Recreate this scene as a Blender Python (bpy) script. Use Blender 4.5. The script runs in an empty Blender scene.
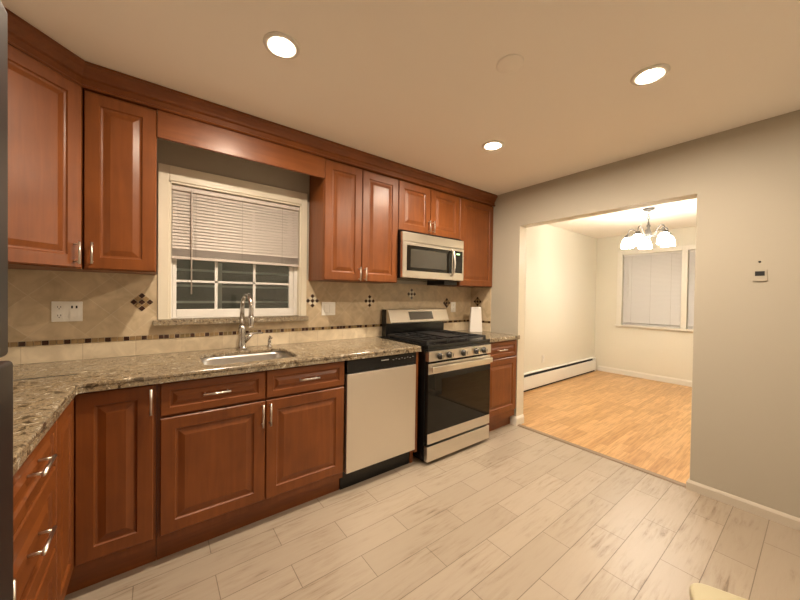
import bpy, bmesh, math, random
from mathutils import Vector, Matrix
random.seed(7)
S = bpy.context.scene
COL = S.collection
PI = math.pi

# ------------------------------------------------------------------ camera
cam_d = bpy.data.cameras.new('camera')
cam = bpy.data.objects.new('camera', cam_d)
COL.objects.link(cam)
YAW, PITCH, ROLL = 0.649239, -0.012963, 0.014339
F = Vector((math.sin(YAW)*math.cos(PITCH), math.cos(YAW)*math.cos(PITCH), math.sin(PITCH)))
R0 = Vector((math.cos(YAW), -math.sin(YAW), 0)); U0 = R0.cross(F)
Rv = math.cos(ROLL)*R0 + math.sin(ROLL)*U0
Uv = -math.sin(ROLL)*R0 + math.cos(ROLL)*U0
M = Matrix((Rv, Uv, -F)).transposed().to_4x4()
M.translation = Vector((-2.94709, -2.51088, 1.30845))
cam.matrix_world = M
cam_d.sensor_width = 36; cam_d.lens = 322.32*36/800
cam_d.clip_start = 0.03
S.camera = cam

# ------------------------------------------------------------------ light levels and exposure
DOWNLIGHT = 960.0          # radiance of the recessed lamps
SHADE_GLOW = 40.0          # radiance of the glass shades of the chandelier
WARM = (1.0, 0.83, 0.64)
DINING_WARM = (1.0, 0.93, 0.80)
world = bpy.data.worlds.new('night_sky'); S.world = world
world.use_nodes = True
world.node_tree.nodes['Background'].inputs[0].default_value = (0.50, 0.47, 0.38, 1)
world.node_tree.nodes['Background'].inputs[1].default_value = 0.8
S.view_settings.view_transform = 'Standard'
S.view_settings.look = 'None'
S.view_settings.gamma = 1
S.view_settings.use_curve_mapping = False
S.view_settings.exposure = 0.36

# ------------------------------------------------------------------ materials
def nt(name):
    m = bpy.data.materials.new(name); m.use_nodes = True
    t = m.node_tree
    return m, t, t.nodes['Principled BSDF'], t.nodes, t.links

def plain(name, col, rough=0.5, metal=0.0, coat=0.0, bump=0.0, bscale=200, spec=0.5):
    m, t, b, N, L = nt(name)
    b.inputs['Base Color'].default_value = (*col, 1)
    b.inputs['Roughness'].default_value = rough
    b.inputs['Metallic'].default_value = metal
    b.inputs['Coat Weight'].default_value = coat
    b.inputs['Specular IOR Level'].default_value = spec
    tc = N.new('ShaderNodeTexCoord')
    n = N.new('ShaderNodeTexNoise'); n.inputs['Scale'].default_value = bscale
    L.new(tc.outputs['Object'], n.inputs['Vector'])
    if bump:
        bp = N.new('ShaderNodeBump'); bp.inputs['Strength'].default_value = bump
        bp.inputs['Distance'].default_value = 0.002
        L.new(n.outputs['Fac'], bp.inputs['Height']); L.new(bp.outputs[0], b.inputs['Normal'])
    return m

def ramp(N, stops):
    r = N.new('ShaderNodeValToRGB'); e = r.color_ramp.elements
    while len(e) < len(stops): e.new(0.5)
    for k, (p, c) in enumerate(stops):
        e[k].position = p; e[k].color = (*c, 1)
    return r

def wood(name, c1, c2, axis='z', rough=0.43, coat=0.22):
    m, t, b, N, L = nt(name)
    tc = N.new('ShaderNodeTexCoord'); mp = N.new('ShaderNodeMapping')
    sc = {'z': (14, 14, 1.2), 'x': (1.2, 14, 14), 'y': (14, 1.2, 14)}[axis]
    mp.inputs['Scale'].default_value = sc
    L.new(tc.outputs['Object'], mp.inputs['Vector'])
    n = N.new('ShaderNodeTexNoise'); n.inputs['Scale'].default_value = 3.0
    n.inputs['Detail'].default_value = 6; n.inputs['Distortion'].default_value = 0.6
    L.new(mp.outputs[0], n.inputs['Vector'])
    n2 = N.new('ShaderNodeTexNoise'); n2.inputs['Scale'].default_value = 5.0
    L.new(tc.outputs['Object'], n2.inputs['Vector'])
    ad = N.new('ShaderNodeMath'); ad.operation = 'ADD'
    mu = N.new('ShaderNodeMath'); mu.operation = 'MULTIPLY'; mu.inputs[1].default_value = 0.5
    L.new(n.outputs['Fac'], ad.inputs[0]); L.new(n2.outputs['Fac'], ad.inputs[1]); L.new(ad.outputs[0], mu.inputs[0])
    r = ramp(N, [(0.3, c1), (0.7, c2)])
    L.new(mu.outputs[0], r.inputs['Fac']); L.new(r.outputs[0], b.inputs['Base Color'])
    b.inputs['Roughness'].default_value = rough
    b.inputs['Specular IOR Level'].default_value = 0.35
    b.inputs['Coat Weight'].default_value = coat; b.inputs['Coat Roughness'].default_value = 0.27
    return m

def emit(name, col, s):
    m, t, b, N, L = nt(name)
    b.inputs['Base Color'].default_value = (0.8, 0.8, 0.8, 1)
    b.inputs['Emission Color'].default_value = (*col, 1)
    b.inputs['Emission Strength'].default_value = s
    return m

def granite_mat():
    m, t, b, N, L = nt('granite')
    tc = N.new('ShaderNodeTexCoord')
    n1 = N.new('ShaderNodeTexNoise'); n1.inputs['Scale'].default_value = 34; n1.inputs['Detail'].default_value = 8
    n1.inputs['Roughness'].default_value = 0.7; n1.inputs['Distortion'].default_value = 0.8
    n2 = N.new('ShaderNodeTexVoronoi'); n2.inputs['Scale'].default_value = 75
    n3 = N.new('ShaderNodeTexNoise'); n3.inputs['Scale'].default_value = 7; n3.inputs['Detail'].default_value = 4
    for n in (n1, n2, n3): L.new(tc.outputs['Object'], n.inputs['Vector'])
    r = ramp(N, [(0.34, (0.018, 0.012, 0.008)), (0.43, (0.12, 0.085, 0.05)), (0.49, (0.40, 0.32, 0.21)), (0.56, (0.15, 0.12, 0.08)), (0.64, (0.72, 0.66, 0.54))])
    L.new(n1.outputs['Fac'], r.inputs['Fac'])
    mx = N.new('ShaderNodeMixRGB'); mx.blend_type = 'MULTIPLY'; mx.inputs[0].default_value = 0.55
    r2 = ramp(N, [(0.1, (0.35, 0.3, 0.25)), (0.6, (1.15, 1.1, 1.0))])
    L.new(n2.outputs['Distance'], r2.inputs['Fac'])
    L.new(r.outputs[0], mx.inputs[1]); L.new(r2.outputs[0], mx.inputs[2])
    mx2 = N.new('ShaderNodeMixRGB'); mx2.inputs[2].default_value = (0.27, 0.235, 0.18, 1)
    r3 = ramp(N, [(0.4, (0, 0, 0)), (0.65, (0.4, 0.4, 0.4))])
    L.new(n3.outputs['Fac'], r3.inputs['Fac']); L.new(r3.outputs[0], mx2.inputs[0])
    L.new(mx.outputs[0], mx2.inputs[1]); L.new(mx2.outputs[0], b.inputs['Base Color'])
    b.inputs['Roughness'].default_value = 0.16
    return m

def brick_uv(N, L, u_expr, v_expr, rot=0.0, off=(0, 0)):
    """a 2-D tile coordinate taken from two object axes"""
    tc = N.new('ShaderNodeTexCoord'); sp = N.new('ShaderNodeSeparateXYZ'); cb = N.new('ShaderNodeCombineXYZ')
    L.new(tc.outputs['Object'], sp.inputs[0])
    L.new(sp.outputs[u_expr], cb.inputs[0]); L.new(sp.outputs[v_expr], cb.inputs[1])
    mp = N.new('ShaderNodeMapping'); mp.inputs['Rotation'].default_value = (0, 0, rot)
    mp.inputs['Location'].default_value = (*off, 0)
    L.new(cb.outputs[0], mp.inputs['Vector'])
    return tc, mp

def tile_mat(name, u, v, rot, w, h, off, c1, c2, cm, mortar=0.0022, offset=0.0, rough=0.4):
    m, t, b, N, L = nt(name)
    tc, mp = brick_uv(N, L, u, v, rot, off)
    br = N.new('ShaderNodeTexBrick'); br.offset = offset; br.squash = 1
    br.inputs['Scale'].default_value = 1; br.inputs['Brick Width'].default_value = w; br.inputs['Row Height'].default_value = h
    br.inputs['Mortar Size'].default_value = mortar; br.inputs['Mortar Smooth'].default_value = 0.3
    br.inputs['Color1'].default_value = (*c1, 1); br.inputs['Color2'].default_value = (*c2, 1); br.inputs['Mortar'].default_value = (*cm, 1)
    L.new(mp.outputs[0], br.inputs['Vector'])
    n = N.new('ShaderNodeTexNoise'); n.inputs['Scale'].default_value = 9; n.inputs['Detail'].default_value = 6; n.inputs['Distortion'].default_value = 1.2
    L.new(tc.outputs['Object'], n.inputs['Vector'])
    r = ramp(N, [(0.25, (0.74, 0.70, 0.64)), (0.75, (1.12, 1.1, 1.06))])
    L.new(n.outputs['Fac'], r.inputs['Fac'])
    mx = N.new('ShaderNodeMixRGB'); mx.blend_type = 'MULTIPLY'; mx.inputs[0].default_value = 1
    L.new(br.outputs['Color'], mx.inputs[1]); L.new(r.outputs[0], mx.inputs[2]); L.new(mx.outputs[0], b.inputs['Base Color'])
    bp = N.new('ShaderNodeBump'); bp.inputs['Strength'].default_value = 0.25; bp.inputs['Distance'].default_value = 0.002; bp.invert = True
    L.new(br.outputs['Fac'], bp.inputs['Height']); L.new(bp.outputs[0], b.inputs['Normal'])
    b.inputs['Roughness'].default_value = rough
    return m

def floor_tile_mat():
    m, t, b, N, L = nt('plank_tile')
    tc, mp = brick_uv(N, L, 'X', 'Y', 0, (1.215+0.301, 2.033))
    br = N.new('ShaderNodeTexBrick'); br.offset = 0.5; br.squash = 1
    br.inputs['Scale'].default_value = 1; br.inputs['Brick Width'].default_value = 0.602; br.inputs['Row Height'].default_value = 0.151
    br.inputs['Mortar Size'].default_value = 0.0020; br.inputs['Mortar Smooth'].default_value = 0.2
    br.inputs['Color1'].default_value = (0.43, 0.36, 0.28, 1); br.inputs['Color2'].default_value = (0.385, 0.32, 0.245, 1)
    br.inputs['Mortar'].default_value = (0.21, 0.165, 0.12, 1)
    L.new(mp.outputs[0], br.inputs['Vector'])
    st = N.new('ShaderNodeMapping'); st.inputs['Scale'].default_value = (3.4, 30, 1)
    L.new(tc.outputs['Object'], st.inputs['Vector'])
    n = N.new('ShaderNodeTexNoise'); n.inputs['Scale'].default_value = 1.6; n.inputs['Detail'].default_value = 8
    n.inputs['Roughness'].default_value = 0.65; n.inputs['Distortion'].default_value = 0.5
    L.new(st.outputs[0], n.inputs['Vector'])
    r = ramp(N, [(0.30, (0.46, 0.40, 0.34)), (0.42, (0.86, 0.83, 0.80)), (0.55, (1.0, 1.0, 1.0)), (0.8, (1.08, 1.075, 1.065))])
    L.new(n.outputs['Fac'], r.inputs['Fac'])
    pm = N.new('ShaderNodeTexNoise'); pm.inputs['Scale'].default_value = 3.2; pm.inputs['Detail'].default_value = 3
    L.new(tc.outputs['Object'], pm.inputs['Vector'])
    pr = ramp(N, [(0.42, (0.12, 0.12, 0.12)), (0.62, (0.9, 0.9, 0.9))]); L.new(pm.outputs['Fac'], pr.inputs['Fac'])
    mx = N.new('ShaderNodeMixRGB'); mx.blend_type = 'MULTIPLY'
    L.new(pr.outputs[0], mx.inputs[0])
    L.new(br.outputs['Color'], mx.inputs[1]); L.new(r.outputs[0], mx.inputs[2]); L.new(mx.outputs[0], b.inputs['Base Color'])
    ad = N.new('ShaderNodeMath'); ad.operation = 'SUBTRACT'
    L.new(n.outputs['Fac'], ad.inputs[0]); L.new(br.outputs['Fac'], ad.inputs[1])
    bp = N.new('ShaderNodeBump'); bp.inputs['Strength'].default_value = 0.3; bp.inputs['Distance'].default_value = 0.0025
    L.new(ad.outputs[0], bp.inputs['Height']); L.new(bp.outputs[0], b.inputs['Normal'])
    b.inputs['Roughness'].default_value = 0.36
    return m

def oak_mat():
    m, t, b, N, L = nt('oak_strips')
    tc, mp = brick_uv(N, L, 'X', 'Y', 0, (0, 0))
    br = N.new('ShaderNodeTexBrick'); br.offset = 0.37; br.squash = 1; br.offset_frequency = 3
    br.inputs['Scale'].default_value = 1; br.inputs['Brick Width'].default_value = 0.42; br.inputs['Row Height'].default_value = 0.057
    br.inputs['Mortar Size'].default_value = 0.0006
    br.inputs['Color1'].default_value = (0.66, 0.40, 0.175, 1); br.inputs['Color2'].default_value = (0.50, 0.275, 0.105, 1)
    br.inputs['Mortar'].default_value = (0.32, 0.17, 0.06, 1)
    L.new(mp.outputs[0], br.inputs['Vector'])
    st = N.new('ShaderNodeMapping'); st.inputs['Scale'].default_value = (3, 40, 1)
    L.new(tc.outputs['Object'], st.inputs['Vector'])
    n = N.new('ShaderNodeTexNoise'); n.inputs['Scale'].default_value = 1.5; n.inputs['Detail'].default_value = 6
    L.new(st.outputs[0], n.inputs['Vector'])
    r = ramp(N, [(0.3, (0.72, 0.66, 0.6)), (0.6, (1.05, 1.05, 1.05))])
    L.new(n.outputs['Fac'], r.inputs['Fac'])
    mx = N.new('ShaderNodeMixRGB'); mx.blend_type = 'MULTIPLY'; mx.inputs[0].default_value = 1
    L.new(br.outputs['Color'], mx.inputs[1]); L.new(r.outputs[0], mx.inputs[2]); L.new(mx.outputs[0], b.inputs['Base Color'])
    b.inputs['Roughness'].default_value = 0.3
    return m

def steel_mat(name, col=(0.74, 0.70, 0.63), rough=0.3, axis='x'):
    m, t, b, N, L = nt(name)
    tc = N.new('ShaderNodeTexCoord'); mp = N.new('ShaderNodeMapping')
    mp.inputs['Scale'].default_value = (2, 2, 300) if axis == 'x' else (300, 300, 2)
    L.new(tc.outputs['Object'], mp.inputs['Vector'])
    n = N.new('ShaderNodeTexNoise'); n.inputs['Scale'].default_value = 1.5
    L.new(mp.outputs[0], n.inputs['Vector'])
    r = ramp(N, [(0.3, (rough*0.96,)*3), (0.7, (rough*1.04,)*3)])
    L.new(n.outputs['Fac'], r.inputs['Fac']); L.new(r.outputs[0], b.inputs['Roughness'])
    b.inputs['Base Color'].default_value = (*col, 1); b.inputs['Metallic'].default_value = 1
    return m

def glass_mat(name, col=(0.95, 0.97, 0.95)):
    m, t, b, N, L = nt(name)
    b.inputs['Base Color'].default_value = (*col, 1)
    b.inputs['Transmission Weight'].default_value = 1; b.inputs['Roughness'].default_value = 0.0
    b.inputs['IOR'].default_value = 1.45
    return m

CHERRY = wood('cherry', (0.148, 0.040, 0.007), (0.236, 0.069, 0.013))
CHERRY_H = wood('cherry_horizontal', (0.148, 0.040, 0.007), (0.236, 0.069, 0.013), axis='x')
GROOVE = plain('cabinet_gap', (0.03, 0.008, 0.003), 0.6)
NICKEL = plain('brushed_nickel', (0.72, 0.68, 0.62), 0.28, 1.0)
CHROME = plain('faucet_nickel', (0.55, 0.53, 0.50), 0.2, 1.0)
GRANITE = granite_mat()
STEEL = steel_mat('stainless_steel')
STEEL_V = steel_mat('stainless_door', (0.80, 0.76, 0.69), 0.36, 'z')
SINK_STEEL = steel_mat('sink_steel', (0.60, 0.58, 0.55), 0.33)
BLACK = plain('black_enamel', (0.008, 0.008, 0.008), 0.22, spec=0.4)
BLACK_MATT = plain('black_cast_iron', (0.012, 0.012, 0.013), 0.45, bump=0.3)
BLACK_GLASS = plain('black_glass', (0.008, 0.007, 0.005), 0.03, spec=0.35)
FRIDGE_M = plain('fridge_slate', (0.040, 0.037, 0.036), 0.38, 0.6)
FRIDGE_SIDE = plain('fridge_dark_side', (0.03, 0.028, 0.027), 0.4)
WALLP = plain('wall_paint', (0.455, 0.415, 0.335), 0.62, bump=0.05, bscale=120)
WALLW = plain('pale_wall_paint', (0.86, 0.82, 0.75), 0.62, bump=0.05, bscale=120)  # unseen walls, made paler than the kitchen paint to bounce extra light
WALLD = plain('dining_paint', (0.76, 0.72, 0.61), 0.5, bump=0.05, bscale=120)
CEIL = plain('ceiling_paint', (0.94, 0.88, 0.79), 0.75, bump=0.05, bscale=90)
TRIMP = plain('trim_paint', (0.80, 0.76, 0.68), 0.35)
CREAM = plain('casing_and_lit_opening_paint', (0.76, 0.70, 0.57), 0.4)
BASEP = plain('baseboard_paint', (0.58, 0.52, 0.43), 0.45)
VINYL = plain('window_vinyl', (0.82, 0.80, 0.76), 0.4)
BLIND = plain('blind_vinyl', (0.62, 0.56, 0.51), 0.5)
BLIND_W = plain('blind_white', (0.74, 0.71, 0.69), 0.5)
CORD = plain('blind_cord', (0.35, 0.31, 0.26), 0.8)
PLASTIC = plain('white_plastic', (0.90, 0.88, 0.82), 0.35)
SLOT = plain('dark_slot', (0.01, 0.01, 0.01), 0.6)
CERAMIC = plain('white_ceramic', (0.76, 0.74, 0.70), 0.4)
HEATER = plain('heater_enamel', (0.82, 0.80, 0.74), 0.35)
BEIGE = plain('beige_seat', (0.50, 0.45, 0.29), 0.45)
FLOORM = floor_tile_mat()
OAK = oak_mat()
THRESH = plain('threshold_wood', (0.26, 0.19, 0.13), 0.5)
TILE_BX = tile_mat('travertine_diagonal', 'X', 'Z', PI/4, 0.152, 0.152, (0.02, 0.03), (0.67, 0.56, 0.40), (0.58, 0.475, 0.33), (0.68, 0.59, 0.45))
TILE_BY = tile_mat('travertine_diagonal_side', 'Y', 'Z', PI/4, 0.152, 0.152, (0.02, 0.03), (0.67, 0.56, 0.40), (0.58, 0.475, 0.33), (0.68, 0.59, 0.45))
TILE_SX = tile_mat('travertine_row', 'X', 'Z', 0, 0.23, 0.3, (0.05, 0.0), (0.72, 0.63, 0.48), (0.62, 0.53, 0.39), (0.54, 0.45, 0.33))
TILE_SY = tile_mat('travertine_row_side', 'Y', 'Z', 0, 0.23, 0.3, (0.05, 0.0), (0.72, 0.63, 0.48), (0.62, 0.53, 0.39), (0.54, 0.45, 0.33))
MOS_D = plain('mosaic_dark_brown', (0.045, 0.018, 0.010), 0.15)
MOS_T = plain('mosaic_tan', (0.30, 0.20, 0.095), 0.25)
MOS_O = plain('mosaic_olive', (0.20, 0.14, 0.06), 0.15)
MOS_L = plain('mosaic_cream', (0.80, 0.72, 0.56), 0.25)
GROUT = plain('mosaic_grout', (0.52, 0.43, 0.30), 0.7)
GLASS = glass_mat('window_glass')
SIDING = plain('outside_siding', (0.20, 0.19, 0.145), 0.8)
RAILM = plain('outside_rail_paint', (0.72, 0.75, 0.68), 0.5)
ANTIQUE = plain('pewter', (0.085, 0.075, 0.065), 0.45, 0.3)
LAMP = emit('downlight_lens', WARM, DOWNLIGHT)
SHADE = emit('lit_glass_shade', DINING_WARM, SHADE_GLOW)
GREEN = emit('clock_segments', (0.2, 0.9, 0.25), 1.2)
GREYTXT = plain('printed_grey', (0.45, 0.44, 0.42), 0.5)
KNOB_M = plain('knob_dark', (0.05, 0.047, 0.043), 0.25, 0.6)
SMOKE = plain('microwave_window', (0.045, 0.040, 0.032), 0.06, coat=0.6)

# ------------------------------------------------------------------ mesh helpers
class MB:
    """collects shapes in world space; build() links them as ONE mesh object"""
    def __init__(s): s.v = []; s.f = []; s.mi = []; s.sm = []; s.mats = []
    def m(s, mat):
        if mat not in s.mats: s.mats.append(mat)
        return s.mats.index(mat)
    def add(s, verts, faces, mat, smooth=False, T=None):
        o = len(s.v); k = s.m(mat)
        for p in verts: s.v.append(tuple(T @ Vector(p)) if T else tuple(p))
        for f in faces: s.f.append([o+i for i in f]); s.mi.append(k); s.sm.append(smooth)
        return s
    def box(s, x0, x1, y0, y1, z0, z1, mat, T=None):
        x0, x1 = sorted((x0, x1)); y0, y1 = sorted((y0, y1)); z0, z1 = sorted((z0, z1))
        v = [(x0,y0,z0),(x1,y0,z0),(x1,y1,z0),(x0,y1,z0),(x0,y0,z1),(x1,y0,z1),(x1,y1,z1),(x0,y1,z1)]
        return s.add(v, [(0,3,2,1),(4,5,6,7),(0,1,5,4),(1,2,6,5),(2,3,7,6),(3,0,4,7)], mat, T=T)
    def prism(s, pts, z0, z1, mat, T=None):
        n = len(pts)
        v = [(x, y, z0) for x, y in pts] + [(x, y, z1) for x, y in pts]
        f = [list(range(n))[::-1], list(range(n, 2*n))] + [(i, (i+1) % n, n+(i+1) % n, n+i) for i in range(n)]
        return s.add(v, f, mat, T=T)
    def lathe(s, prof, mat, c=(0,0,0), seg=28, T=None, wob=0.0, smooth=True):
        """prof: (radius, z) from one end to the other, spun about z"""
        v = []; f = []
        for r, z in prof:
            for k in range(seg):
                a = 2*PI*k/seg
                q = r*(1+wob*math.cos(8*a))
                v.append((c[0]+q*math.cos(a), c[1]+q*math.sin(a), c[2]+z))
        n = len(prof)
        for i in range(n-1):
            for k in range(seg):
                k2 = (k+1) % seg
                f.append((i*seg+k, i*seg+k2, (i+1)*seg+k2, (i+1)*seg+k))
        if prof[0][0] > 1e-6: f.append(list(range(seg))[::-1])
        if prof[-1][0] > 1e-6: f.append([(n-1)*seg+k for k in range(seg)])
        return s.add(v, f, mat, smooth, T)
    def tube(s, pts, r, mat, seg=10, T=None):
        pts = [Vector(p) for p in pts]; n = len(pts)
        rs = r if isinstance(r, (list, tuple)) else [r]*n
        tg = [(pts[min(i+1, n-1)]-pts[max(i-1, 0)]).normalized() for i in range(n)]
        up = Vector((0,0,1)) if abs(tg[0].z) < 0.9 else Vector((1,0,0))
        nx = tg[0].cross(up).normalized()
        v = []; f = []
        for i in range(n):
            nx = (nx - tg[i]*nx.dot(tg[i])).normalized(); ny = tg[i].cross(nx)
            for k in range(seg):
                a = 2*PI*k/seg
                v.append(pts[i]+rs[i]*(math.cos(a)*nx+math.sin(a)*ny))
        for i in range(n-1):
            for k in range(seg):
                k2 = (k+1) % seg
                f.append((i*seg+k, i*seg+k2, (i+1)*seg+k2, (i+1)*seg+k))
        f.append(list(range(seg))[::-1]); f.append([(n-1)*seg+k for k in range(seg)])
        return s.add(v, f, mat, True, T)
    def sweep(s, path, prof, mat):
        """path: xy points (open), prof: (out, z); out is to the right of travel... mitred corners"""
        P = [Vector(p) for p in path]; n = len(P); rows = []
        for i in range(n):
            d0 = (P[i]-P[i-1]).normalized() if i > 0 else (P[1]-P[0]).normalized()
            d1 = (P[i+1]-P[i]).normalized() if i < n-1 else d0
            n0 = Vector((d0.y, -d0.x)); n1 = Vector((d1.y, -d1.x))
            b = (n0+n1).normalized(); k = 1/max(0.3, b.dot(n0))
            rows.append([(P[i].x+b.x*o*k, P[i].y+b.y*o*k, z) for o, z in prof])
        m = len(prof); v = [p for r in rows for p in r]; f = []
        for i in range(n-1):
            for j in range(m):
                j2 = (j+1) % m
                f.append((i*m+j, (i+1)*m+j, (i+1)*m+j2, i*m+j2))
        f.append(list(range(m))); f.append([(n-1)*m+j for j in range(m)][::-1])
        return s.add(v, f, mat)
    def build(s, name, parent=None, bevel=0.0, seg=2):
        me = bpy.data.meshes.new(name)
        Minv = root_inv(parent)
        me.from_pydata([tuple(Minv @ Vector(p)) for p in s.v], [], s.f)
        for mt in s.mats: me.materials.append(mt)
        for p, k, q in zip(me.polygons, s.mi, s.sm): p.material_index = k; p.use_smooth = q
        b = bmesh.new(); b.from_mesh(me); bmesh.ops.recalc_face_normals(b, faces=b.faces); b.to_mesh(me); b.free()
        o = bpy.data.objects.new(name, me); COL.objects.link(o)
        if parent: o.parent = parent
        if bevel:
            md = o.modifiers.new('bevel', 'BEVEL'); md.width = bevel; md.segments = seg
            md.limit_method = 'ANGLE'; md.angle_limit = math.radians(40)
        return o

def root_of(o):
    while o.parent: o = o.parent
    return o
def root_inv(o):
    if o is None: return Matrix.Identity(4)
    r = root_of(o)
    return (Matrix.Translation(r.location) @ r.rotation_euler.to_matrix().to_4x4()).inverted()
def root_mat(o): return root_inv(o).inverted()

def thing(name, label, cat, loc=(0,0,0), rotz=0.0, group=None):
    o = bpy.data.objects.new(name, None); COL.objects.link(o)
    o.empty_display_size = 0.05
    o.location = loc; o.rotation_euler = (0, 0, rotz)
    o['label'] = label; o['category'] = cat
    if group: o['group'] = group
    return o
def tag(o, label, cat, group=None):
    o['label'] = label; o['category'] = cat
    if group: o['group'] = group
    return o
def struct(o):
    o['kind'] = 'structure'; return o
def dup(root, loc, label, rotz=None):
    r = root.copy(); COL.objects.link(r); r.location = loc; r['label'] = label
    if rotz is not None: r.rotation_euler = (0, 0, rotz)
    for ch in list(root.children):
        c = ch.copy(); COL.objects.link(c); c.parent = r
        for g in list(ch.children):
            d = g.copy(); COL.objects.link(d); d.parent = c
    return r

def frame(x, y, z, rotz):
    """local frame: X along the face, -Y out of it"""
    return Matrix.Translation((x, y, z)) @ Matrix.Rotation(rotz, 4, 'Z')

def door_mb(w, h, T, mat=CHERRY, t=0.02, rail=0.058):
    """raised-panel front, lower left corner at local (0, 0, 0), front face towards local -Y, back at y=0"""
    s = MB()
    k = 1.0 if min(w, h) > 0.25 else max(0.45, min(w, h)/0.25)
    r = rail*k
    L = [(0, 0), (0, -t+0.004), (0.004, -t), (r, -t), (r+0.004, -t+0.007), (r+0.010, -t+0.009), (r+0.014, -t+0.009),
         (r+0.014+0.026*k, -t+0.001), (r+0.017+0.026*k, -t+0.001)]
    v = []; f = []
    for ins, y in L: v += [(ins, y, ins), (w-ins, y, ins), (w-ins, y, h-ins), (ins, y, h-ins)]
    for i in range(len(L)-1):
        for j in range(4):
            j2 = (j+1) % 4
            f.append((i*4+j, i*4+j2, (i+1)*4+j2, (i+1)*4+j))
    f.append((3, 2, 1, 0)); e = 4*(len(L)-1); f.append((e, e+1, e+2, e+3))
    return s.add(v, f, mat, T=T)

def pull_mb(T, x, z, length, vertical, y0=-0.02, off=0.03):
    """bar pull on two posts, centred at local (x, z)"""
    s = MB(); h = length/2; q = h-0.012
    if vertical:
        s.tube([(x, y0-off, z-h), (x, y0-off, z+h)], 0.0055, NICKEL, 10, T)
        for d in (-q, q): s.tube([(x, y0+0.001, z+d), (x, y0-off, z+d)], 0.0045, NICKEL, 8, T)
    else:
        s.tube([(x-h, y0-off, z), (x+h, y0-off, z)], 0.0055, NICKEL, 10, T)
        for d in (-q, q): s.tube([(x+d, y0+0.001, z), (x+d, y0-off, z)], 0.0045, NICKEL, 8, T)
    return s

def door(root, T, x, z, w, h, name='door', pull=None, vertical=True, length=0.115, mat=None):
    """a door or drawer front at local x, z of frame T; pull = local (x, z) of its handle"""
    D = T @ Matrix.Translation((x, 0, z))
    o = door_mb(w, h, D, mat or (CHERRY if vertical else CHERRY_H)).build(name, root)
    if pull: pull_mb(T, pull[0], pull[1], length, vertical).build('handle', o)
    return o

# ------------------------------------------------------------------ dimensions
XL, YF, YDF, XD = -3.845, -3.35, -2.55, 3.50       # left wall, wall behind, dining side wall, dining far wall
ZC = 2.413
YD = 0.033
OP0, OP1, ZO = -0.625, -1.969, 2.035               # the wide opening in the right wall
WT = 0.12
CT0, CT1, CTS = 0.886, 0.926, 0.906                             # worktop
ZU, ZT = 1.417, 2.295                               # wall cabinets
YU = -0.307                                         # faces of their doors
YB = -0.63                                          # faces of base doors

# ------------------------------------------------------------------ the setting
struct(MB().box(XL-0.1, 0.0, YF-0.1, 0.13, -0.08, 0, FLOORM).build('floor'))
struct(MB().box(0.052, XD+0.1, YDF-0.1, YD+0.1, -0.08, 0, OAK).build('floor_dining'))
th = MB(); th.prism([(0.0, -0.08), (0.052, -0.08), (0.052, 0.004), (0.042, 0.009), (0.010, 0.009), (0.0, 0.004)], 0, 1, THRESH,
         T=Matrix.Translation((0, OP0, 0)) @ Matrix(((1,0,0,0),(0,0,-(OP0-OP1),0),(0,1,0,0),(0,0,0,1))))
struct(th.build('trim_1'))
struct(MB().box(XL-0.1, XD+0.1, YF-0.1, 0.14, ZC, ZC+0.1, CEIL).build('ceiling'))
WX0, WX1, WZ0, WZ1 = -2.880, -2.035, 1.138, 2.012   # kitchen window opening
wb = MB()
wb.box(XL-0.1, WX0, 0, 0.13, -0.08, ZC, WALLP).box(WX1, 0.12, 0, 0.13, -0.08, ZC, WALLP)
wb.box(WX0, WX1, 0, 0.13, -0.08, WZ0, WALLP).box(WX0, WX1, 0, 0.13, WZ1, ZC, WALLP)
wall_back = struct(wb.build('wall_back'))
struct(MB().box(XL-0.1, XL, YF, 0, -0.08, ZC, WALLW).build('wall_left'))
struct(MB().box(XL-0.1, 0.12, YF-0.1, YF, -0.08, ZC, WALLW).build('wall_front'))
wr = MB()
wr.prism([(0, 0), (OP0, 0), (OP0, ZO), (OP1, ZO), (OP1, 0), (YF, 0), (YF, ZC), (0, ZC)][::-1], 0, WT, WALLP, T=Matrix(((0,0,1,0),(1,0,0,0),(0,1,0,0),(0,0,0,1))))
wall_right = struct(wr.build('wall_right', bevel=0.003))
wall_right.data.materials.append(CREAM)  # lighter soffit and jamb faces: chandelier light put into the colour
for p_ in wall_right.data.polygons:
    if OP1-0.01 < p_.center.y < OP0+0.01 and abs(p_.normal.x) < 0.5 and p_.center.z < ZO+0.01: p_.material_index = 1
struct(MB().box(WT, XD+0.1, YD, YD+0.12, -0.08, ZC, WALLD).build('wall_dining_left'))
struct(MB().box(WT, XD+0.1, YDF-0.1, YDF, -0.08, ZC, WALLD).build('wall_dining_right'))
# dining far wall with two window openings
D1a, D1b, D2a, D2b, DZ0, DZ1 = -0.385, -1.175, -1.245, -2.035, 0.865, 2.068
wd = MB()
wd.box(XD, XD+0.12, YD, D1a, -0.08, ZC, WALLD).box(XD, XD+0.12, D2b, YDF, -0.08, ZC, WALLD)
wd.box(XD, XD+0.12, D1b, D2a, DZ0, DZ1, WALLD)
wd.box(XD, XD+0.12, D1a, D2b, -0.08, DZ0, WALLD).box(XD, XD+0.12, D1a, D2b, DZ1, ZC, WALLD)
struct(wd.build('wall_dining_back'))
# paint of the dining side of the shared wall
struct(MB().box(WT, WT+0.004, YDF, OP1, 0, ZC, WALLD).box(WT, WT+0.004, OP1, OP0, ZO, ZC, WALLD).box(WT, WT+0.004, OP0, YD, 0, ZC, WALLD).build('wall_dining_front'))

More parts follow.
